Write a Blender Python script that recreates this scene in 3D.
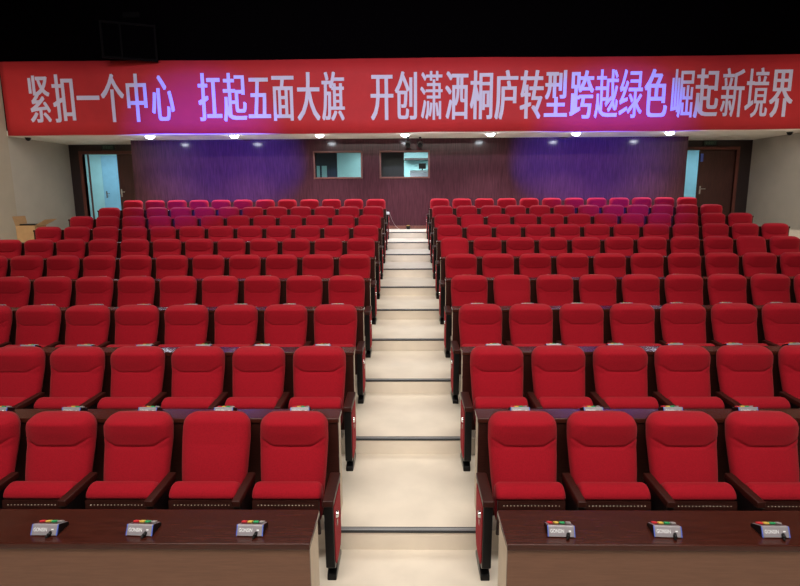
import bpy, bmesh, math, random
from mathutils import Vector, Matrix
for o in list(bpy.data.objects): bpy.data.objects.remove(o, do_unlink=True)
S = bpy.context.scene
COL = S.collection
PI = math.pi

# ------------------------------------------------------------------ camera
FPX, PITCH, YAW, ROLL, CAMX, EYE = 561.07, .1767, .0149, .0059, .0039, 2.46
cam = bpy.data.cameras.new('camera'); cam_o = bpy.data.objects.new('camera', cam); COL.objects.link(cam_o)
fw = Vector((-math.sin(YAW)*math.cos(PITCH), math.cos(YAW)*math.cos(PITCH), -math.sin(PITCH)))
rt = Vector((math.cos(YAW), math.sin(YAW), 0))
up = rt.cross(fw)
c_, s_ = math.cos(ROLL), math.sin(ROLL)
# image x axis / y axis after the small roll of the hand-held camera
rx = rt*c_ - up*s_; ux = up*c_ + rt*s_
M = Matrix(((rx.x, ux.x, -fw.x, CAMX), (rx.y, ux.y, -fw.y, 0), (rx.z, ux.z, -fw.z, EYE), (0, 0, 0, 1)))
cam_o.matrix_world = M
cam.sensor_fit = 'HORIZONTAL'; cam.sensor_width = 36; cam.lens = 36*FPX/800
cam.clip_start = .05; cam.clip_end = 100
S.camera = cam_o

# ------------------------------------------------------------------ world, lights, exposure
S.view_settings.view_transform = 'Standard'; S.view_settings.look = 'None'
S.view_settings.exposure = 0.0; S.view_settings.gamma = 1; S.view_settings.use_curve_mapping = False
w = bpy.data.worlds.new('world'); S.world = w; w.use_nodes = True
w.node_tree.nodes['Background'].inputs[0].default_value = (1, .93, .85, 1)
w.node_tree.nodes['Background'].inputs[1].default_value = .11

def area(name, loc, rot, sx, sy, power, color, spread=180):
    l = bpy.data.lights.new(name, 'AREA'); l.shape = 'RECTANGLE'; l.size = sx; l.size_y = sy
    l.energy = power; l.color = color; l.spread = math.radians(spread)
    o = bpy.data.objects.new(name, l); COL.objects.link(o); o.location = loc; o.rotation_euler = rot
    return o
def spot(name, loc, target, power, color, angle, blend, radius=.05):
    l = bpy.data.lights.new(name, 'SPOT'); l.energy = power; l.color = color
    l.spot_size = math.radians(angle); l.spot_blend = blend; l.shadow_soft_size = radius
    o = bpy.data.objects.new(name, l); COL.objects.link(o); o.location = loc
    o.rotation_euler = (Vector(target)-Vector(loc)).to_track_quat('-Z', 'Y').to_euler()
    return o
# warm white house lights over the front of the hall
area('house_light', (0, .2, 6.6), (math.radians(34), 0, 0), 8.0, 2.0, 330, (1, .93, .84), 130)
area('house_light', (0, 8.2, 6.9), (0, 0, 0), 9.0, 2.2, 190, (1, .93, .84), 120)
# stage wash from the front truss towards the hall
area('stage_wash_light', (0, -1.8, 5.6), (math.radians(68), 0, 0), 9.0, .6, 90, (1, .90, .80), 120)
# cool fill added overhead, out of view, to brighten the banner
area('banner_fill_light', (0, 4.5, 7.0), (math.radians(71), 0, 0), 12.0, .4, 165, (.80, .80, 1), 70)
# unseen fill lights added near the ceiling to brighten the side walls
for _s in (-1, 1):
    area('wall_fill_light', (_s*6.6, 8.2, 6.7), (0, math.radians(_s*-52), 0), .8, 5.0, 270, (1, .92, .80), 130)
# two blue stage cans thrown at the back of the hall
spot('blue_stage_light', (-4.2, -1.2, 3.3), (-5.0, 15.2, 3.5), 36000, (.03, .035, 1), 17, 1.0)
spot('blue_stage_light', (4.2, -1.2, 3.3), (5.0, 15.2, 3.5), 36000, (.03, .035, 1), 17, 1.0)

# ------------------------------------------------------------------ materials
def mat(name, base, rough=.5, metal=0, coat=0, emit=None, estr=0, noise=0, nscale=40, bump=0, bscale=300,
        stretch=(1, 1, 1), sheen=0, spec=.5, coat_rough=.12):
    m = bpy.data.materials.new(name); m.use_nodes = True
    nt = m.node_tree; b = nt.nodes['Principled BSDF']
    b.inputs['Base Color'].default_value = (*base, 1); b.inputs['Roughness'].default_value = rough
    b.inputs['Metallic'].default_value = metal; b.inputs['Coat Weight'].default_value = coat
    b.inputs['Coat Roughness'].default_value = coat_rough
    b.inputs['Specular IOR Level'].default_value = spec
    if sheen: b.inputs['Sheen Weight'].default_value = sheen; b.inputs['Sheen Tint'].default_value = (1, .35, .35, 1)
    if emit: b.inputs['Emission Color'].default_value = (*emit, 1); b.inputs['Emission Strength'].default_value = estr
    if noise or bump:
        tc = nt.nodes.new('ShaderNodeTexCoord'); mp = nt.nodes.new('ShaderNodeMapping')
        mp.inputs['Scale'].default_value = stretch; nt.links.new(tc.outputs['Object'], mp.inputs[0])
    if noise:
        n = nt.nodes.new('ShaderNodeTexNoise'); n.inputs['Scale'].default_value = nscale; n.inputs['Detail'].default_value = 5
        nt.links.new(mp.outputs[0], n.inputs['Vector'])
        r = nt.nodes.new('ShaderNodeValToRGB')
        r.color_ramp.elements[0].position = .3; r.color_ramp.elements[1].position = .7
        r.color_ramp.elements[0].color = (*[max(0, c*(1-noise)) for c in base], 1)
        r.color_ramp.elements[1].color = (*[min(1, c*(1+noise)) for c in base], 1)
        nt.links.new(n.outputs['Fac'], r.inputs[0]); nt.links.new(r.outputs[0], b.inputs['Base Color'])
    if bump:
        n2 = nt.nodes.new('ShaderNodeTexNoise'); n2.inputs['Scale'].default_value = bscale; n2.inputs['Detail'].default_value = 3
        nt.links.new(mp.outputs[0], n2.inputs['Vector'])
        bp = nt.nodes.new('ShaderNodeBump'); bp.inputs['Strength'].default_value = bump; bp.inputs['Distance'].default_value = .002
        nt.links.new(n2.outputs['Fac'], bp.inputs['Height']); nt.links.new(bp.outputs[0], b.inputs['Normal'])
    return m
RED = mat('red_fabric', (.30, .005, .014), .92, noise=.15, nscale=120, bump=.5, bscale=420, sheen=.12, spec=.15)
DWOOD = mat('dark_wood', (.030, .007, .005), .38, spec=.2, noise=.35, nscale=14, stretch=(1, 12, 12))
DESKTOP = mat('desk_top_wood', (.046, .010, .006), .25, coat=.18, spec=.25, noise=.3, nscale=9, stretch=(1, 14, 14))
DESKF = mat('desk_front_wood', (.15, .070, .042), .55, noise=.10, nscale=9, stretch=(1, 14, 14))
CREAM = mat('cream_board', (.62, .53, .42), .6, noise=.04, nscale=6)
BLACK = mat('black_plastic', (.005, .0045, .005), .3, spec=.25)
SHELL = mat('seat_shell_wood', (.028, .008, .006), .4, spec=.15, noise=.3, nscale=12, stretch=(1, 10, 10))
METAL = mat('chrome', (.7, .7, .72), .18, 1)
ALU = mat('nosing_aluminium', (.42, .43, .44), .4, .5)
RUBBER = mat('nosing_rubber', (.03, .035, .04), .6)
FLOOR = mat('vinyl_floor', (.73, .655, .55), .42, noise=.05, nscale=5, bump=.05, bscale=60)
WALL = mat('wall_paint', (.46, .42, .35), .85, noise=.04, nscale=2.5, bump=.15, bscale=80)
WALLP = mat('wall_acoustic_panel', (.44, .38, .29), .9, noise=.04, nscale=2.5, bump=.2, bscale=150)
SOFF = mat('soffit_paint', (.78, .72, .61), .8, noise=.03, nscale=3)
DARK = mat('black_paint_and_shade', (.0016, .0012, .0016), .95, spec=0)  # black of ceiling and fascia; also darkness painted onto the upper side walls
DARKF = mat('dark_frame', (.0034, .0026, .003), .8, spec=.05)
PANEL = mat('wood_panelling', (.060, .0170, .0235), .5, coat=.55, spec=.04, coat_rough=.13, noise=.35, nscale=7, stretch=(9, 9, .5))
DOORW = mat('door_wall_wood', (.022, .010, .009), .5, noise=.3, nscale=7, stretch=(9, 9, .5))
DOOR = mat('door_wood', (.060, .018, .012), .4, noise=.3, nscale=6, stretch=(9, 9, .6))
FRAME = mat('door_frame_wood', (.13, .035, .022), .4, noise=.2, nscale=10, stretch=(4, 4, .6))
BANNER = mat('banner_cloth', (.52, .019, .022), .75, noise=.05, nscale=3, bump=.2, bscale=200)
LETTER = mat('banner_lettering', (.66, .62, .80), .75)
CARD = mat('cardboard', (.42, .25, .11), .85, noise=.08, nscale=9)
TEAL = mat('pale_teal_paint', (.36, .60, .62), .6, noise=.05, nscale=4)
BLUED = mat('pale_blue_door', (.24, .46, .60), .5, noise=.06, nscale=5)
SILVER = mat('silver_plastic', (.30, .275, .30), .4, .2)
BLUE = mat('blue_plastic', (.10, .16, .62), .35)
WHITE = mat('white_print', (.85, .87, .9), .5)
KTOP = mat('keypad_top', (.05, .012, .02), .3)
BR = mat('red_button', (.75, .04, .05), .35); BY = mat('yellow_button', (.85, .62, .12), .35)
BG = mat('green_button', (.03, .45, .16), .35); BGR = mat('grey_button', (.35, .34, .34), .35)
LAMP = mat('lamp_face', (1, 1, 1), .5, emit=(.86, .93, 1), estr=45)
SIGNG = mat('exit_sign_face', (.010, .030, .020), .4)
SIGNT = mat('exit_sign_lettering', (.10, .19, .12), .5)
CURT = mat('dark_curtain', (.03, .045, .07), .9, noise=.4, nscale=6, stretch=(20, 20, .2))
WPL = mat('white_plastic', (.8, .82, .85), .4)
BRASS = mat('brass', (.5, .35, .1), .35, .9)
SCREEN = mat('lit_backdrop', (.6, .8, .85), .6)
GLASS = bpy.data.materials.new('window_glass'); GLASS.use_nodes = True
_n = GLASS.node_tree; _b = _n.nodes['Principled BSDF']
_mx = _n.nodes.new('ShaderNodeMixShader'); _tr = _n.nodes.new('ShaderNodeBsdfTransparent'); _gl = _n.nodes.new('ShaderNodeBsdfGlossy')
_gl.inputs['Roughness'].default_value = .02; _tr.inputs[0].default_value = (.92, .97, .97, 1)
_fr = _n.nodes.new('ShaderNodeFresnel'); _fr.inputs[0].default_value = 1.45
_n.links.new(_fr.outputs[0], _mx.inputs[0]); _n.links.new(_tr.outputs[0], _mx.inputs[1]); _n.links.new(_gl.outputs[0], _mx.inputs[2])
_n.links.new(_mx.outputs[0], _n.nodes['Material Output'].inputs[0])

# ------------------------------------------------------------------ helpers
def obj(name, bm, m, parent=None, loc=(0, 0, 0), smooth=False, bevel=0, seg=2, auto=None):
    me = bpy.data.meshes.new(name)
    bmesh.ops.recalc_face_normals(bm, faces=bm.faces)
    bm.to_mesh(me); bm.free()
    for p in me.polygons: p.use_smooth = smooth
    ms = m if isinstance(m, (list, tuple)) else [m]
    for mm in ms: me.materials.append(mm)
    o = bpy.data.objects.new(name, me); COL.objects.link(o); o.location = loc
    if parent: o.parent = parent
    if bevel:
        b = o.modifiers.new('bevel', 'BEVEL'); b.width = bevel; b.segments = seg; b.limit_method = 'ANGLE'
        for p in me.polygons: p.use_smooth = True
        wn = o.modifiers.new('normals', 'WEIGHTED_NORMAL'); wn.keep_sharp = True
    return o
def box(bm, x0, x1, y0, y1, z0, z1, mi=0):
    vs = [bm.verts.new(p) for p in ((x0, y0, z0), (x1, y0, z0), (x1, y1, z0), (x0, y1, z0), (x0, y0, z1), (x1, y0, z1), (x1, y1, z1), (x0, y1, z1))]
    for f in ((0, 3, 2, 1), (4, 5, 6, 7), (0, 1, 5, 4), (1, 2, 6, 5), (2, 3, 7, 6), (3, 0, 4, 7)):
        bm.faces.new([vs[i] for i in f]).material_index = mi
def B(*a):
    bm = bmesh.new(); box(bm, *a); return bm
def BB(*bs):
    bm = bmesh.new()
    for b in bs: box(bm, *b)
    return bm
def prism(bm, pts, x0, x1):
    """extrude a (y,z) outline along x"""
    a = [bm.verts.new((x0, y, z)) for y, z in pts]; b = [bm.verts.new((x1, y, z)) for y, z in pts]
    n = len(pts)
    bm.faces.new(a); bm.faces.new(b[::-1])
    for i in range(n): bm.faces.new((a[i], b[i], b[(i+1) % n], a[(i+1) % n]))
def cyl(bm, c, axis, r0, r1, h, n=20):
    """cylinder / cone from c along axis"""
    ax = Vector(axis).normalized(); q = ax.to_track_quat('Z', 'Y'); c = Vector(c)
    a = [bm.verts.new(c+q @ Vector((r0*math.cos(2*PI*i/n), r0*math.sin(2*PI*i/n), 0))) for i in range(n)]
    b = [bm.verts.new(c+q @ Vector((r1*math.cos(2*PI*i/n), r1*math.sin(2*PI*i/n), h))) for i in range(n)]
    bm.faces.new(a[::-1]); bm.faces.new(b)
    for i in range(n): bm.faces.new((a[i], a[(i+1) % n], b[(i+1) % n], b[i]))
def tube(bm, pts, r, n=8):
    pts = [Vector(p) for p in pts]; rings = []
    for i, p in enumerate(pts):
        d = (pts[min(i+1, len(pts)-1)]-pts[max(i-1, 0)]).normalized(); q = d.to_track_quat('Z', 'Y')
        rings.append([bm.verts.new(p+q @ Vector((r*math.cos(2*PI*k/n), r*math.sin(2*PI*k/n), 0))) for k in range(n)])
    for a, b in zip(rings, rings[1:]):
        for k in range(n): bm.faces.new((a[k], a[(k+1) % n], b[(k+1) % n], b[k]))
    bm.faces.new(rings[0][::-1]); bm.faces.new(rings[-1])
def thing(name, label, cat, loc=(0, 0, 0), group=None, rotz=0):
    o = bpy.data.objects.new(name, None); o.empty_display_size = .1; COL.objects.link(o)
    o.location = loc; o.rotation_euler = (0, 0, rotz); return tag(o, label, cat, group)
def tag(o, label, cat, group=None):
    o['label'] = label; o['category'] = cat
    if group: o['group'] = group
    return o
def struct(name, bm, m, bevel=0, **k):
    o = obj(name, bm, m, bevel=bevel, **k); o['kind'] = 'structure'; return o
def dup(root, loc, label):
    r = root.copy(); COL.objects.link(r); r.location = loc; r['label'] = label
    for ch in list(root.children):
        c = ch.copy(); COL.objects.link(c); c.parent = r
        for g in list(ch.children):
            d = g.copy(); COL.objects.link(d); d.parent = c
    return r
def glyph(txt, offset=0., thick=(0.,), sx=1., sz=1.):
    """mesh data of a word laid in the x-z plane facing -y, from the built-in font"""
    cu = bpy.data.curves.new('text', 'FONT'); cu.body = txt; cu.offset = offset; cu.resolution_u = 3
    cu.align_x = 'CENTER'
    to = bpy.data.objects.new('text', cu); COL.objects.link(to)
    dg = bpy.context.evaluated_depsgraph_get(); dg.update()
    me = bpy.data.meshes.new_from_object(to.evaluated_get(dg))
    bpy.data.objects.remove(to, do_unlink=True)
    bm = bmesh.new()
    for k, dx in enumerate(thick):
        n0 = len(bm.verts)
        vs = [bm.verts.new(((v.co.x+dx)*sx, -.0004*k, v.co.y*sz)) for v in me.vertices]
        for p in me.polygons:
            try: bm.faces.new([vs[i] for i in p.vertices])
            except ValueError: pass
    return bm
ORD = ['first', 'second', 'third', 'fourth', 'fifth', 'sixth', 'seventh', 'eighth', 'ninth', 'tenth', 'eleventh', 'twelfth']
SIDE = {-1: 'left', 1: 'right'}

# ------------------------------------------------------------------ layout
R_, SP, YN = .15, 1.1533, 3.55           # riser, row spacing, first step edge
WX = 9.7                                 # side walls
YB, YP, YD = 13.88, 15.2, 16.4           # banner fascia, wood panelling, door wall
ZS, ZC = 3.865, 7.2                      # soffit, ceiling
ZL = 10*R_                               # top landing
ROWS = 10

# ------------------------------------------------------------------ setting
# stepped floor
bm = bmesh.new()
pts = [(-4, -.2), (-4, 0), (YN, 0)]
for i in range(1, ROWS+1):
    y = YN+SP*(i-1)
    pts.append((y, R_*i))
    pts.append((y+SP if i < ROWS else 20, R_*i))
pts.append((20, -.2))
prism(bm, pts, -WX-3, WX+3)
struct('floor', bm, FLOOR)
# step edges across the aisle
for i in range(1, ROWS+1):
    y = YN+SP*(i-1); z = R_*i
    bm = bmesh.new()
    box(bm, -.485, .485, y-.005, y+.034, z-.012, z+.004, 0)
    box(bm, -.485, .485, y+.026, y+.033, z+.004, z+.0055, 1)
    box(bm, -.485, .485, y+.008, y+.011, z+.004, z+.0050, 1)
    box(bm, -.485, .485, y-.0065, y-.0045, z-.016, z+.003, 1)
    struct('trim_%d' % i, bm, [ALU, RUBBER])

def wall_with_holes(bm, x0, x1, z0, z1, y0, y1, holes):
    """a wall in the x-z plane with rectangular openings (sorted by x)"""
    x = x0
    for (a, b, c, d) in holes:
        box(bm, x, a, y0, y1, z0, z1)
        if c > z0: box(bm, a, b, y0, y1, z0, c)
        if d < z1: box(bm, a, b, y0, y1, d, z1)
        x = b
    box(bm, x, x1, y0, y1, z0, z1)
struct('wall_left', B(-WX-.2, -WX, -4, YD+.12, -.1, ZS+1.75), WALL)
struct('wall_right', B(WX, WX+.2, -4, YD+.12, -.1, ZS+1.75), WALL)
struct('wall_left_upper', B(-WX-.2, -WX, -4, YD+.12, ZS+1.75, ZC), DARK)  # black colour stands in for light falling off up the wall
struct('wall_right_upper', B(WX, WX+.2, -4, YD+.12, ZS+1.75, ZC), DARK)  # same painted-in darkness, no separate black paint up here
struct('trim_11', B(-WX, -WX+.03, 5, YB, 0.3, ZS+1.72), WALLP)
struct('trim_12', B(WX-.03, WX, 5, YB, 0.3, ZS+1.72), WALLP)
struct('ceiling', B(-WX-.2, WX+.2, -4, YB+.1, ZC, ZC+.1), DARK)
struct('ceiling_soffit', B(-WX, WX, YB, YD+.12, ZS, ZS+.12), SOFF)
struct('wall_fascia', B(-WX, WX, YB+.02, YB+.12, ZS+.12, ZC), DARK)
WIN = [(-2.45, -1.24, 2.88, 3.51), (-.70, .54, 2.88, 3.51)]
XP = 7.32
bm = bmesh.new(); wall_with_holes(bm, -XP, XP, ZL, ZS, YP, YP+.1, WIN)
box(bm, -XP, -XP+.1, YP+.1, YD, ZL, ZS); box(bm, XP-.1, XP, YP+.1, YD, ZL, ZS)
struct('wall_back', bm, PANEL)
struct('baseboard_back', B(-XP, XP, YP-.015, YP, ZL, ZL+.09), FRAME, bevel=.003)
DL = (-9.33, -7.75, ZL, 3.60); DR = (7.45, 9.27, ZL, 3.60)
bm = bmesh.new()
wall_with_holes(bm, -WX, -XP+.1, ZL, ZS, YD, YD+.12, [DL])
wall_with_holes(bm, XP-.1, WX, ZL, ZS, YD, YD+.12, [DR])
struct('wall_door_side', bm, DOORW)

# door casings and leaves
def casing(n, x0, x1, zt):
    t = .085
    o = struct('door_%d' % n, BB((x0-t, x0, YD-.03, YD+.13, ZL, zt+t), (x1, x1+t, YD-.03, YD+.13, ZL, zt+t), (x0, x1, YD-.03, YD+.13, zt, zt+t)), FRAME)
    return o
casing(1, DL[0], DL[1], DL[3]); casing(2, DR[0], DR[1], DR[3])
def lever(parent, x, y, z, d):
    bm = bmesh.new()
    box(bm, x-.022, x+.022, y-.012, y, z-.11, z+.11)
    cyl(bm, (x, y-.012, z+.03), (0, -1, 0), .012, .012, .05, 10)
    box(bm, min(x, x+d*.13), max(x, x+d*.13), y-.07, y-.052, z+.018, z+.042)
    return obj('lever_handle', bm, METAL, parent, bevel=.003)
# left doorway: right leaf shut, left leaf swung into the corridor
lf = struct('door_3', B(-8.36, DL[1], YD+.04, YD+.09, ZL+.01, DL[3]-.005), DOOR, bevel=.004)
lever(lf, -8.30, YD+.04, 2.50, 1)
lf = struct('door_4', B(-.025, .025, 0, .80, ZL+.01, DL[3]-.005), DOOR, loc=(-9.20, YD+.06, 0), bevel=.004)
lf.rotation_euler = (0, 0, math.radians(29))
# right doorway: right leaf shut, left leaf open
rf = struct('door_5', B(8.27, DR[1], YD+.04, YD+.09, ZL+.01, DR[3]-.005), DOOR, bevel=.004)
lever(rf, 8.35, YD+.04, 2.49, 1)
obj('door_stay', B(8.29, 8.36, YD+.0, YD+.04, 3.28, 3.50), BLUE, rf, bevel=.004)
rf = struct('door_6', B(-.025, .025, 0, .80, ZL+.01, DR[3]-.005), DOOR, loc=(DR[0]+.05, YD+.14, 0), bevel=.004)

# corridors behind the doors
struct('wall_corridor_left', BB((-12.5, -7.0, 18.9, 19.0, ZL, 3.95), (-7.1, -7.0, YD+.12, 18.9, ZL, 3.9)), TEAL)
struct('wall_corridor_right', BB((7.0, 12.5, 18.9, 19.0, ZL, 3.95), (7.0, 7.1, YD+.12, 18.9, ZL, 3.9)), TEAL)
struct('ceiling_corridor_left', B(-12.6, -7.0, YD+.12, 19, 3.95, 4.05), SOFF)
struct('ceiling_corridor_right', B(7.0, 12.6, YD+.12, 19, 3.95, 4.05), SOFF)
idr = struct('door_7', B(-10.12, -9.25, 18.85, 18.895, ZL, 3.72), BLUED, bevel=.004)
lever(idr, -10.02, 18.85, 2.46, 1)
area('corridor_light', (-9.6, 17.6, 3.9), (0, 0, 0), 1.5, .6, 46, (.64, .89, 1))
area('corridor_light', (9.4, 17.6, 3.9), (0, 0, 0), 1.5, .6, 42, (.50, .78, 1))

# control-room windows
for i, (a, b, c, d) in enumerate(WIN):
    t = .045
    o = struct('window_%d' % (i+1), BB((a-t, b+t, YP-.03, YP+.1, c-t, c), (a-t, b+t, YP-.03, YP+.1, d, d+t), (a-t, a, YP-.03, YP+.1, c, d), (b, b+t, YP-.03, YP+.1, c, d)), FRAME, bevel=.006)
    obj('pane', B(a, b, YP+.045, YP+.051, c, d), GLASS, o)
struct('wall_control_room', BB((-3.6, 1.8, 17.8, 17.9, ZL, ZS), (-3.6, -3.5, YP+.1, 17.8, ZL, ZS), (1.7, 1.8, YP+.1, 17.8, ZL, ZS)), TEAL)
area('control_room_light', (-.2, 16.8, 3.8), (0, 0, 0), 2.2, .8, 85, (.85, .97, 1))

# upper wall: faint framed hatch standing ajar, and an unlit sign box above it
h = thing('access_hatch', 'dark framed access hatch standing ajar in the black wall above the banner', 'hatch', (-6.90, 13.33, 5.50), rotz=math.radians(22))
obj('hatch_frame', BB((0, .05, -.03, .03, 0, .80), (1.12, 1.17, -.03, .03, 0, .80), (.05, 1.12, -.03, .03, .75, .80), (.05, 1.12, -.03, .03, 0, .05), (.40, .44, -.03, .03, .05, .75)), DARKF, h)
obj('hatch_panel', BB((.05, .40, -.01, .01, .05, .75), (.44, 1.12, -.01, .01, .05, .75)), DARK, h)
obj('support_arm', B(.02, .05, .03, .52, .1, .14), DARKF, h)
obj('support_arm', B(1.10, 1.13, .03, .16, .1, .14), DARKF, h)
tag(obj('sign_box', B(-6.60, -6.20, YB-.03, YB+.02, 6.50, 6.62), DARKF, bevel=.004), 'small dark sign box high on the black wall above the hatch', 'sign')

# ------------------------------------------------------------------ desks
def desk(row, side):
    first = row == 1
    yf = 2.51 if first else 3.722+SP*(row-2)
    dep = .31 if first else .185
    z = R_*(row-1); x0, x1 = .488, .79+11*.551+.30
    lab = ('long dark wooden desk with keypads before the front row, %s of the aisle' % SIDE[side]) if first else \
          ('narrow wooden desk between %s and %s seat rows, %s of the aisle' % (ORD[row-2], ORD[row-1], SIDE[side]))
    t = thing('desk', lab, 'desk', (0, yf, z), 'long wooden desks in front of the seat rows')
    f = lambda a, b: (min(side*a, side*b), max(side*a, side*b))
    obj('desktop', B(*f(x0, x1), 0, dep, .715, .75), DESKTOP, t, bevel=.006)
    obj('front_panel', B(*f(x0+.006, x1-.006), .012, .035, 0, .715), DESKF if first else DWOOD, t)
    obj('end_panel', B(*f(x0+.008, x0+.03), .0355, dep-.02, 0, .715), CREAM, t, bevel=.003)['label'] = 'cream end board facing the aisle'
    obj('end_panel', B(*f(x1-.03, x1-.008), .0355, dep-.02, 0, .715), CREAM, t, bevel=.003)
    return t
for side in (-1, 1):
    for row in range(1, ROWS+1): desk(row, side)

# ------------------------------------------------------------------ chairs
Y0 = 3.41                                  # chair origin sits at this y in the first row
def lerp(tab, v):
    for (a, p), (b, q) in zip(tab, tab[1:]):
        if v <= b:
            t = (v-a)/(b-a); t = max(0, t); return p+(q-p)*t
    return tab[-1][1]
BACKY = [(.36, .125), (.50, .150), (.60, .183), (.70, .218), (.78, .246), (.86, .268), (.96, .296)]   # rear face
THICK = [(.36, .070), (.50, .088), (.60, .090), (.70, .088), (.755, .084), (.79, .096), (.86, .126), (.93, .150), (.96, .150)]
WIDTH = [(.36, .205), (.50, .220), (.62, .228), (.80, .237), (.96, .233)]
HT, HB = .962, .36
def backrest_bm(plain):
    bm = bmesh.new(); nu, nt = 32, 72
    front = []; back = []; rc = .085
    for j in range(nt+1):
        t = j/nt
        hh = HB+(HT-HB)*(1-(1-t)**1.25)
        w = lerp(WIDTH, hh)
        d = hh-(HT-rc)
        if d > 0: w = w-rc+math.sqrt(max(rc*rc-d*d, 0))
        rf, rb = [], []
        for i in range(nu+1):
            u = -1+2*i/nu; u = math.copysign(abs(u)**.8, u)
            # the top edge bows up a little in the middle
            h2 = hh + (.004*(1-u*u) if hh > .8 else 0)
            th = lerp(THICK, hh)
            if plain: th = .092+.010*math.exp(-((hh-.68)/.12)**2)
            edge = (max(0, 1-abs(u)**5))**.5
            topd = (HT-hh)/.050
            te = 1 if topd > 1 else math.sqrt(max(0, 1-(1-topd)**2))
            k = .22+.78*edge*te
            y = lerp(BACKY, hh)-th*k
            if not plain:
                hs = .765+.045*min(1, max(0, (abs(u)-.55)/.35))
                y += .014*math.exp(-((hh-hs)/.007)**2)*edge
                if hh < .765: y += .0035*math.exp(-(u/.02)**2)
            y -= .010*(1-u*u)*edge
            y += .018*abs(u)**3*(1 if hh > .5 else .5) if False else 0
            rf.append(bm.verts.new((u*w, y, h2))); rb.append(bm.verts.new((u*w*.98, lerp(BACKY, hh), h2-.004*te)))
        front.append(rf); back.append(rb)
    for g, fl in ((front, 0), (back, 1)):
        for j in range(nt):
            for i in range(nu):
                q = (g[j][i], g[j][i+1], g[j+1][i+1], g[j+1][i]); bm.faces.new(q if not fl else q[::-1])
    ring_f = front[0]+[r[-1] for r in front[1:]]+front[-1][-2::-1]+[r[0] for r in front[-2:0:-1]]
    ring_b = back[0]+[r[-1] for r in back[1:]]+back[-1][-2::-1]+[r[0] for r in back[-2:0:-1]]
    n = len(ring_f)
    for i in range(n): bm.faces.new((ring_f[i], ring_b[i], ring_b[(i+1) % n], ring_f[(i+1) % n]))
    return bm
def back_shell_bm():
    bm = bmesh.new(); fr, bk = [], []
    hs = [.34, .44, .54, .64, .74, .82, .88]
    for hh in hs:
        w = lerp(WIDTH, hh)*.93; y = lerp(BACKY, hh)
        fr.append([bm.verts.new((u*w, y+.001, hh)) for u in (-1, 1)]); bk.append([bm.verts.new((u*w, y+.012, hh)) for u in (-1, 1)])
    for a, b, c, d in zip(fr, fr[1:], bk, bk[1:]):
        bm.faces.new((a[0], a[1], b[1], b[0])); bm.faces.new((c[1], c[0], d[0], d[1]))
        bm.faces.new((a[0], b[0], d[0], c[0])); bm.faces.new((a[1], c[1], d[1], b[1]))
    bm.faces.new((fr[0][0], bk[0][0], bk[0][1], fr[0][1])); bm.faces.new((fr[-1][0], fr[-1][1], bk[-1][1], bk[-1][0]))
    return bm
def section_loft(prof, hw, ctr, ends):
    """extrude a (y,z) section along x with rounded ends; ends = [(x fraction inset, scale)]"""
    bm = bmesh.new(); rings = []
    st = [(-hw+i, s) for i, s in ends]+[(hw-i, s) for i, s in ends[::-1]]
    for x, s in st: rings.append([bm.verts.new((x, ctr[0]+(y-ctr[0])*s, ctr[1]+(z-ctr[1])*s)) for y, z in prof])
    n = len(prof)
    for a, b in zip(rings, rings[1:]):
        for k in range(n): bm.faces.new((a[k], a[(k+1) % n], b[(k+1) % n], b[k]))
    bm.faces.new(rings[0][::-1]); bm.faces.new(rings[-1])
    return bm
SEATP = [(0.05, 0.334), (0.047, 0.414), (0.038, 0.494), (0.03, 0.549), (0.02, 0.577), (-0.002, 0.594), (-0.03, 0.599), (-0.06, 0.594), (-0.086, 0.58), (-0.104, 0.56), (-0.11, 0.54), (-0.104, 0.525), (-0.082, 0.514), (-0.072, 0.424), (-0.06, 0.334)]
SHELLP = [(-0.112, 0.522), (-0.118, 0.474), (-0.114, 0.394), (-0.097, 0.314), (-0.072, 0.254), (-0.057, 0.259), (-0.074, 0.319), (-0.084, 0.394), (-0.088, 0.474), (-0.088, 0.515)]
proto = {}
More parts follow.
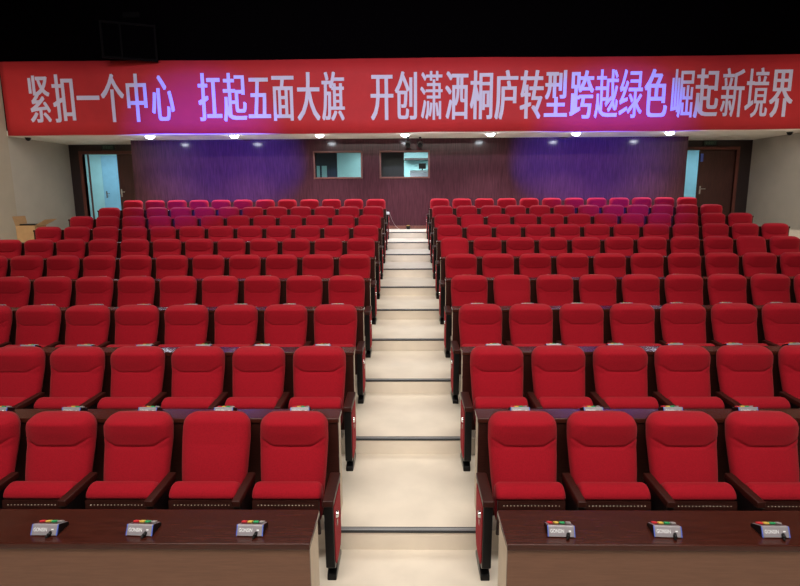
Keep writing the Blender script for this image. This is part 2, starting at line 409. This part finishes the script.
def make_chair(kind):
    """kind: side (+-1), aisle end?, plain back?, front row?"""
    side, aisle, plain, front = kind
    t = thing('auditorium_chair', '', 'chair', (0, 0, 0), 'red auditorium chairs')
    def part(name, key, builder, m, parent=t, **k):
        if key in proto:
            o = bpy.data.objects.new(name, proto[key].data); COL.objects.link(o); o.parent = parent
            for md in proto[key].modifiers:
                n = o.modifiers.new(md.name, md.type)
                if md.type == 'BEVEL': n.width = md.width; n.segments = md.segments; n.limit_method = 'ANGLE'
                elif md.type == 'WEIGHTED_NORMAL': n.keep_sharp = True
            return o
        o = obj(name, builder(), m, parent, **k); proto[key] = o; return o
    bk = part('backrest', ('b', plain), lambda: backrest_bm(plain), RED, smooth=True)
    if plain: bk['label'] = 'plain backrest without a headrest seam'
    part('back_shell', 'bs', back_shell_bm, SHELL)
    st = part('seat', 's', lambda: section_loft(SEATP, .222, (-.03, .50), [(0, .72), (.006, .86), (.016, .95), (.032, 1)]), RED, smooth=True)
    ss = part('seat_shell', 'ss', lambda: section_loft(SHELLP, .215, (-.092, .42), [(0, .97), (.008, 1)]), SHELL, st, smooth=False)
    if front:
        def dots():
            bm = bmesh.new()
            for k in range(17): cyl(bm, (-.176+.022*k, -.1155, .490), (0, -1, 0), .0034, .0026, .0035, 8)
            return bm
        part('perforation_row', 'pr', dots, CREAM, st)
    def arm(xc, wd):
        return lambda: BB((xc-wd/2, xc+wd/2, -.255, .115, .557, .60))
    def panel(xc, wd):
        def f():
            bm = bmesh.new()
            prism(bm, [(-.240, .5565), (-.220, .12), (-.18, .09), (.03, .09), (.085, .16), (.105, .5565)], xc-wd/2, xc+wd/2); return bm
        return f
    def foot(xc, wd):
        def f():
            bm = bmesh.new()
            prism(bm, [(-.180, 0), (.095, 0), (.095, .035), (.05, .06), (.03, .0895), (-.09, .0895), (-.12, .06), (-.175, .04)], xc-wd/2, xc+wd/2); return bm
        return f
    xo = side*.2755
    part('armrest', ('a', side), arm(xo, .054), DWOOD, bevel=.008)
    part('side_panel', ('p', side), panel(xo, .045), BLACK, bevel=.005)
    part('foot', ('f', side), foot(xo, .055), BLACK, bevel=.006)
    if aisle:
        xi = -side*.294; out = -side
        part('armrest', ('ai', side), arm(xi, .070), DWOOD, bevel=.008)
        ps = part('side_panel', ('pi', side), panel(xi, .058), BLACK, bevel=.005)
        part('foot', ('fi', side), foot(xi, .060), BLACK, bevel=.006)
        def ins():
            bm = bmesh.new(); xa = xi+out*.029; xb = xi+out*.035
            prism(bm, [(-.222, .54), (-.202, .15), (-.17, .115), (.025, .115), (.068, .175), (.078, .54)], min(xa, xb), max(xa, xb)); return bm
        part('fabric_insert', ('in', side), ins, RED, ps, bevel=.003)['label'] = 'red fabric insert facing the aisle'
        def num():
            bm = bmesh.new(); xa = xi+out*.035
            cyl(bm, (xa, -.13, .44), (out, 0, 0), .024, .020, .012, 18)
            xb = xa+out*.006; box(bm, min(xa, xb), max(xa, xb), -.142, -.118, .365, .405); return bm
        part('number_plate', ('nu', side), num, METAL, ps)['label'] = 'chrome seat number plate'
    return t
def project(p):
    v = M.inverted() @ Vector(p)
    return 400+FPX*v.x/-v.z, 293-FPX*v.y/-v.z
PLAIN = {(-1, 1, 1), (1, 4, 1), (1, 6, 0), (1, 8, 1), (1, 6, 9)}
kinds = {}
def chair_x(side, c, row=5):
    k = min(1, (row-1)/8)
    return .786+(.5425+.0080*k)*c if side > 0 else -(.788+(.541+.008*k)*c)
for row in range(1, ROWS+1):
    for side in (-1, 1):
        vis = []
        for c in range(12):
            x = chair_x(side, c, row); y = Y0+SP*(row-1); z = R_*(row-1)
            pr = [project((x+dx, y+.2, z+hh)) for dx in (-.25, .25) for hh in (.6, .96)]
            if max(p[0] for p in pr) > -2 and min(p[0] for p in pr) < 802: vis.append((c, x, y, z))
        for c, x, y, z in vis:
            plain = (side, row, c) in PLAIN
            where = 'at the aisle' if c == 0 else ('at the outer end' if c == 11 else ORD[c]+' seat from the aisle')
            rw = 'front' if row == 1 else ('back' if row == ROWS else ORD[row-1])
            lab = 'red folding chair %s%s, %s row, %s block' % ('with plain back ' if plain else '', where, rw, SIDE[side])
            k = (side, c == 0, plain, row == 1)
            if k not in kinds:
                kinds[k] = make_chair(k); kinds[k].location = (x, y, z); kinds[k]['label'] = lab
            else: dup(kinds[k], (x, y, z), lab)

# ------------------------------------------------------------------ voting keypads
def make_keypad():
    t = thing('voting_keypad', '', 'voting keypad', (0, 0, 0), 'voting keypads on the desks')
    bm = bmesh.new()
    prism(bm, [(-.050, .003), (-.050, .006), (-.028, .050), (-.022, .052), (.052, .020), (.056, .003)], -.064, .064)
    obj('case', bm, SILVER, t, bevel=.003)
    for s in (-1, 1):
        bm = bmesh.new()
        xa, xb = sorted((s*.0641, s*.0680))
        prism(bm, [(-.0505, .003), (-.0505, .006), (-.0285, .050), (-.0225, .0505), (-.044, .003)], xa, xb)
        obj('side_trim', bm, BLUE, t)['label'] = 'blue edge strip'
        bm = bmesh.new()
        prism(bm, [(-.043, .003), (-.0215, .0505), (.051, .019), (.055, .003)], xa, xb)
        obj('side_cover', bm, BLACK, t)['label'] = 'black side cover'
    top = lambda y: .052-(y+.022)*(.032/.074)
    bm = bmesh.new()
    prism(bm, [(-.016, top(-.016)-.001), (-.016, top(-.016)+.0015), (.044, top(.044)+.0015), (.044, top(.044)-.001)], -.055, .055)
    obj('key_panel', bm, KTOP, t)['label'] = 'dark red key panel'
    for k, (m, nm) in enumerate(((BR, 'red'), (BY, 'yellow'), (BG, 'green'), (BGR, 'grey'))):
        x = -.046+.031*k
        bm = bmesh.new(); prism(bm, [(.012, top(.012)+.0015), (.012, top(.012)+.0105), (.036, top(.036)+.0105), (.036, top(.036)+.0015)], x-.012, x+.012)
        obj('button', bm, m, t, bevel=.0015)['label'] = nm+' button'
    bm = glyph('GONSIN', .012, (0,), .0185, .025)
    q = Matrix.Rotation(-math.atan2(.022, .044), 4, 'X')
    bmesh.ops.transform(bm, matrix=q, verts=bm.verts)
    o = obj('brand_lettering', bm, WHITE, t, (-.021, -.0433, .0225)); o['label'] = 'white brand lettering'
    bm = bmesh.new(); prism(bm, [(-.0398, .028), (-.0370, .0335), (-.0380, .0340), (-.0408, .0285)], .036, .048)
    obj('badge', bm, WHITE, t)
    bm = bmesh.new()
    cyl(bm, (.034, -.040, .016), (-.2, -1, -.25), .010, .009, .022, 12)
    tube(bm, [(.0305, -.058, .0115), (.027, -.066, .008), (.022, -.0712, .0058)], .0055)
    obj('cable_plug', bm, BLACK, t, smooth=True)['label'] = 'black plug and cable stub'
    return t
kp = None
random.seed(4)
for row in range(1, 6):
    for side in (-1, 1):
        for c in range(12):
            x = chair_x(side, c, row)
            if row == 1: y = 2.51+.108; x = {-1: (-.803, -1.366, -1.855), 1: (.772, 1.305, 1.84)}[side][c] if c < 3 else x
            else: y = 3.722+SP*(row-2)+.105
            x += random.uniform(-.015, .015) if row > 1 else 0
            z = R_*(row-1)+.75
            u, v = project((x, y, z+.03))
            if not (-8 < u < 806): continue
            pos = 'nearest the aisle' if c == 0 else ORD[c]+' from the aisle'
            lab = 'silver voting keypad %s, on the %s desk before the %s row' % (pos, SIDE[side], ORD[row-1])
            if kp is None: kp = make_keypad(); kp.location = (x, y, z); kp['label'] = lab; k2 = kp
            else: k2 = dup(kp, (x, y, z), lab)
            k2.rotation_euler = (0, 0, random.uniform(-.06, .06))

# ------------------------------------------------------------------ banner
ban = thing('banner', 'long red banner with white Chinese slogan hung above the wood panelled back wall', 'banner', (0, YB-.03, ZS))
bm = bmesh.new(); nx = 160
bx0, bx1 = -9.63, 9.63
rows_ = []
for zz in (.015, .35, .85, 1.35, 1.685):
    rr = []
    for i in range(nx+1):
        x = bx0+(bx1-bx0)*i/nx
        yy = .006*math.sin(x*1.7+zz)+.004*math.sin(x*4.3-zz*2)
        dz = (.012*math.sin(x*.9)+.006*math.sin(x*2.9)) if zz < .1 else (.008*math.sin(x*.7+1) if zz > 1.6 else 0)
        rr.append((bm.verts.new((x, yy, zz+dz)), bm.verts.new((x, yy+.004, zz+dz))))
    rows_.append(rr)
for a, b in zip(rows_, rows_[1:]):
    for i in range(nx):
        bm.faces.new((a[i][0], a[i+1][0], b[i+1][0], b[i][0])); bm.faces.new((a[i+1][1], a[i][1], b[i][1], b[i+1][1]))
for i in range(nx):
    a = rows_[0]; bm.faces.new((a[i][1], a[i+1][1], a[i+1][0], a[i][0])); a = rows_[-1]; bm.faces.new((a[i][0], a[i+1][0], a[i+1][1], a[i][1]))
for e in (0, nx):
    for a, b in zip(rows_, rows_[1:]): bm.faces.new((a[e][0], b[e][0], b[e][1], a[e][1]))
obj('cloth', bm, BANNER, ban, smooth=True)
TXT = '紧扣一个中心扛起五面大旗开创潇洒桐庐转型跨越绿色崛起新境界'
XS = [-8.76, -8.16, -7.59, -7.0, -6.42, -5.81, -4.68, -4.09, -3.51, -2.94, -2.34, -1.75, -.60, -.02, .57, 1.16, 1.75, 2.33, 2.92, 3.49, 4.09, 4.67, 5.24, 5.82, 6.43, 7.0, 7.6, 8.17, 8.73]
for ch, x in zip(TXT, XS):
    k = .55 if ch in '崛潇境绿越新' else .85 if ch in '紧创洒桐旗面' else 1
    bm = glyph(ch, 0, [k*d for d in (-.036, -.018, 0, .018, .036)], .555, 1.19)
    obj('character', bm, LETTER, ban, (x, -.016, .395))

# ------------------------------------------------------------------ soffit downlights
LX = [-6.30, -4.23, -2.14, -.06, 2.01, 4.08, 6.33]
for i, x in enumerate(LX):
    t = thing('downlight', 'lit round downlight in the cream soffit, %s from the left' % ORD[i], 'ceiling light', (x, YB+.22, ZS), 'downlights in the soffit')
    bm = bmesh.new(); n = 28
    for k in range(n):
        pass
    ri = [[bm.verts.new((r*math.cos(2*PI*k/n), r*math.sin(2*PI*k/n), z)) for k in range(n)] for r, z in ((.125, 0), (.125, -.012), (.110, -.018), (.108, -.002))]
    for a, b in zip(ri, ri[1:]):
        for k in range(n): bm.faces.new((a[k], a[(k+1) % n], b[(k+1) % n], b[k]))
    obj('trim_ring', bm, WPL, t, smooth=True)
    bm = bmesh.new(); bmesh.ops.create_uvsphere(bm, u_segments=24, v_segments=12, radius=.104)
    bmesh.ops.delete(bm, geom=[v for v in bm.verts if v.co.z > .001], context='VERTS')
    bmesh.ops.scale(bm, vec=(1, 1, .62), verts=bm.verts)
    obj('lamp', bm, LAMP, t, (0, 0, -.004), smooth=True)  # dome enlarged so its shape takes in the glow around the lamp
    l = bpy.data.lights.new('downlight_beam', 'SPOT'); l.energy = 210; l.color = (.88, .94, 1); l.spot_size = math.radians(120); l.spot_blend = .8; l.shadow_soft_size = .06
    lo = bpy.data.objects.new('downlight_beam', l); COL.objects.link(lo); lo.location = (x, YB+.22, ZS-.13)

# ------------------------------------------------------------------ small fixtures
for x, s in ((.01, 'left'), (.32, 'right')):
    t = thing('spotlight', 'black spotlight under the soffit above the %s window, %s one of the pair' % ('right control room', s), 'spotlight', (x, 14.85, ZS), 'pair of black spotlights')
    obj('mount', B(-.03, .03, -.03, .03, -.04, 0), BLACK, t, bevel=.004)
    obj('yoke', BB((-.075, -.065, -.015, .015, -.20, -.04), (.065, .075, -.015, .015, -.20, -.04), (-.075, .075, -.015, .015, -.045, -.035)), BLACK, t)
    bm = bmesh.new(); cyl(bm, (0, .08, -.14), (0, -1, -.45), .052, .064, .19, 18)
    obj('lamp_can', bm, BLACK, t)
    bm = bmesh.new(); cyl(bm, (0, .08-.19*.911-.001, -.14-.19*.41), (0, -1, -.45), .054, .050, .006, 18)
    obj('lens', bm, BLACK, t)
for x, s in ((-9.45, 'left'), (9.33, 'right')):
    t = thing('dome_camera', 'small black dome camera on the soffit next to the %s wall' % s, 'camera', (x, 14.3, ZS), 'dome cameras')
    bm = bmesh.new(); cyl(bm, (0, 0, 0), (0, 0, -1), .07, .07, .02, 20); obj('base', bm, BLACK, t)
    bm = bmesh.new(); bmesh.ops.create_uvsphere(bm, u_segments=20, v_segments=10, radius=.062)
    bmesh.ops.delete(bm, geom=[v for v in bm.verts if v.co.z > .001], context='VERTS')
    obj('dome', bm, BLACK, t, (0, 0, -.02), smooth=True)
for x, s in ((-8.55, 'left'), (8.50, 'right')):
    t = thing('exit_sign', 'dark green exit sign over the %s doorway' % s, 'sign', (x, YD, 3.785), 'exit signs over the doors')
    obj('housing', B(-.19, .19, -.04, 0, -.075, .075), BLACK, t, bevel=.004)
    obj('face', B(-.175, .175, -.043, -.0405, -.062, .062), SIGNG, t)
    obj('lettering', glyph('安全出口', .0, (0,), .072, .09), SIGNT, t, (0, -.045, -.033))
# cardboard box in the left side aisle
t = thing('cardboard_box', 'open brown cardboard box beside the left wall behind the seats', 'box', (-8.37, 12.42, R_*8), rotz=math.radians(1))
W, D, H = .21, .20, .60
bm = bmesh.new()
for b in ((-W, W, -D, D, 0, .006), (-W, -W+.006, -D, D, 0, H), (W-.006, W, -D, D, 0, H), (-W, W, -D, -D+.006, 0, H), (-W, W, D-.006, D, 0, H)): box(bm, *b)
obj('carton', bm, CARD, t)
def flap(v0, v1, v2, v3):
    bm = bmesh.new(); a = [Vector(v) for v in (v0, v1, v2, v3)]; n = (a[1]-a[0]).cross(a[3]-a[0]).normalized()*.005
    p = [bm.verts.new(v) for v in a]; q = [bm.verts.new(v+n) for v in a]
    bm.faces.new(p); bm.faces.new(q[::-1])
    for i in range(4): bm.faces.new((p[i], q[i], q[(i+1) % 4], p[(i+1) % 4]))
    obj('flap', bm, CARD, t)
flap((-W, -D, H), (-W, D, H), (-W-.03, D, H+.20), (-W-.05, -D, H+.20))
flap((W, -D, H), (W, D, H), (W+.26, D, H+.13), (W+.24, -D, H+.13))
tag(obj('black_slab', B(-.17, .17, -.14, .14, 0, .03), BLACK, loc=(-8.37, 12.43, R_*8+.601), bevel=.006), 'thin black slab lying in the top of the open cardboard box', 'case')  # thin black slab across the mouth of the carton
# adapter on the arm of the last aisle seat, cable and plug on the landing
ya = Y0+SP*9
tag(obj('power_adapter', B(-.045, .045, -.04, .04, 0, .06), WPL, loc=(-.49, ya-.18, R_*9+.60), bevel=.01), 'white power adapter on the armrest of the last left aisle seat', 'adapter')
bm = bmesh.new()
p0 = Vector((-.44, ya-.16, R_*9+.63)); p3 = Vector((-.03, YP-.12, ZL+.03))
pp = []
for i in range(33):
    k = i/32; p = p0.lerp(p3, k); e = (1-k)**3.2
    p.z = ZL+.012+(p0.z-ZL-.012)*e; pp.append(p)
tube(bm, pp, .0035, 6)
tag(obj('power_cable', bm, BGR, smooth=True), 'thin white cable drooping from the adapter to the back wall', 'cable')
t = thing('floor_plug', 'black plug with a brass ring on the landing at the aisle end', 'plug', (.01, YP-.09, ZL))
bm = bmesh.new(); cyl(bm, (0, 0, 0), (0, 0, 1), .055, .05, .09, 18); obj('body', bm, BLACK, t)
bm = bmesh.new(); cyl(bm, (0, 0, .09), (0, 0, 1), .052, .045, .015, 18); obj('ring', bm, BRASS, t)['label'] = 'brass ring'

# control room contents
t = tag(obj('curtain', BB((-2.27, -1.98, 16.1, 16.14, ZL, 3.80), (-2.56, -2.27, 16.1, 16.14, 3.22, 3.80), (-2.80, -2.56, 16.1, 16.14, ZL, 3.80), (-2.47, -2.42, 16.1, 16.14, ZL, 3.22)), CURT), 'dark curtain behind the left control room window', 'curtain')
tag(obj('wall_board', B(-.9, -.10, 15.9, 15.94, ZL, 3.80), DOORW), 'dark brown board behind the right control room window', 'board')
t = thing('control_desk', 'white control desk behind the right control room window', 'desk', (.65, 16.6, ZL+.05))
obj('desktop', B(-.6, .6, -.3, .3, 1.48, 1.53), WPL, t)
obj('front_panel', B(-.58, .58, -.28, -.25, .2, 1.475), WPL, t)
for a, b in ((-.55, -.2), (.55, -.2), (-.55, .25), (.55, .25)): obj('leg', B(a-.02, a+.02, b-.02, b+.02, -.05, 1.475), METAL, t)
t = thing('monitor', 'small dark monitor on the white control desk', 'monitor', (.42, 16.5, ZL+1.58))
obj('screen', B(-.10, .10, -.015, .015, .05, .21), BLACK, t, bevel=.004); obj('stand', BB((-.02, .02, -.01, .01, .01, .05), (-.07, .07, -.05, .05, 0, .01)), BLACK, t)
tag(obj('wall_shelf', B(-.1, 1.2, 17.5, 17.8, 3.44, 3.50), DOORW), 'dark shelf on the teal wall of the right control room', 'shelf')
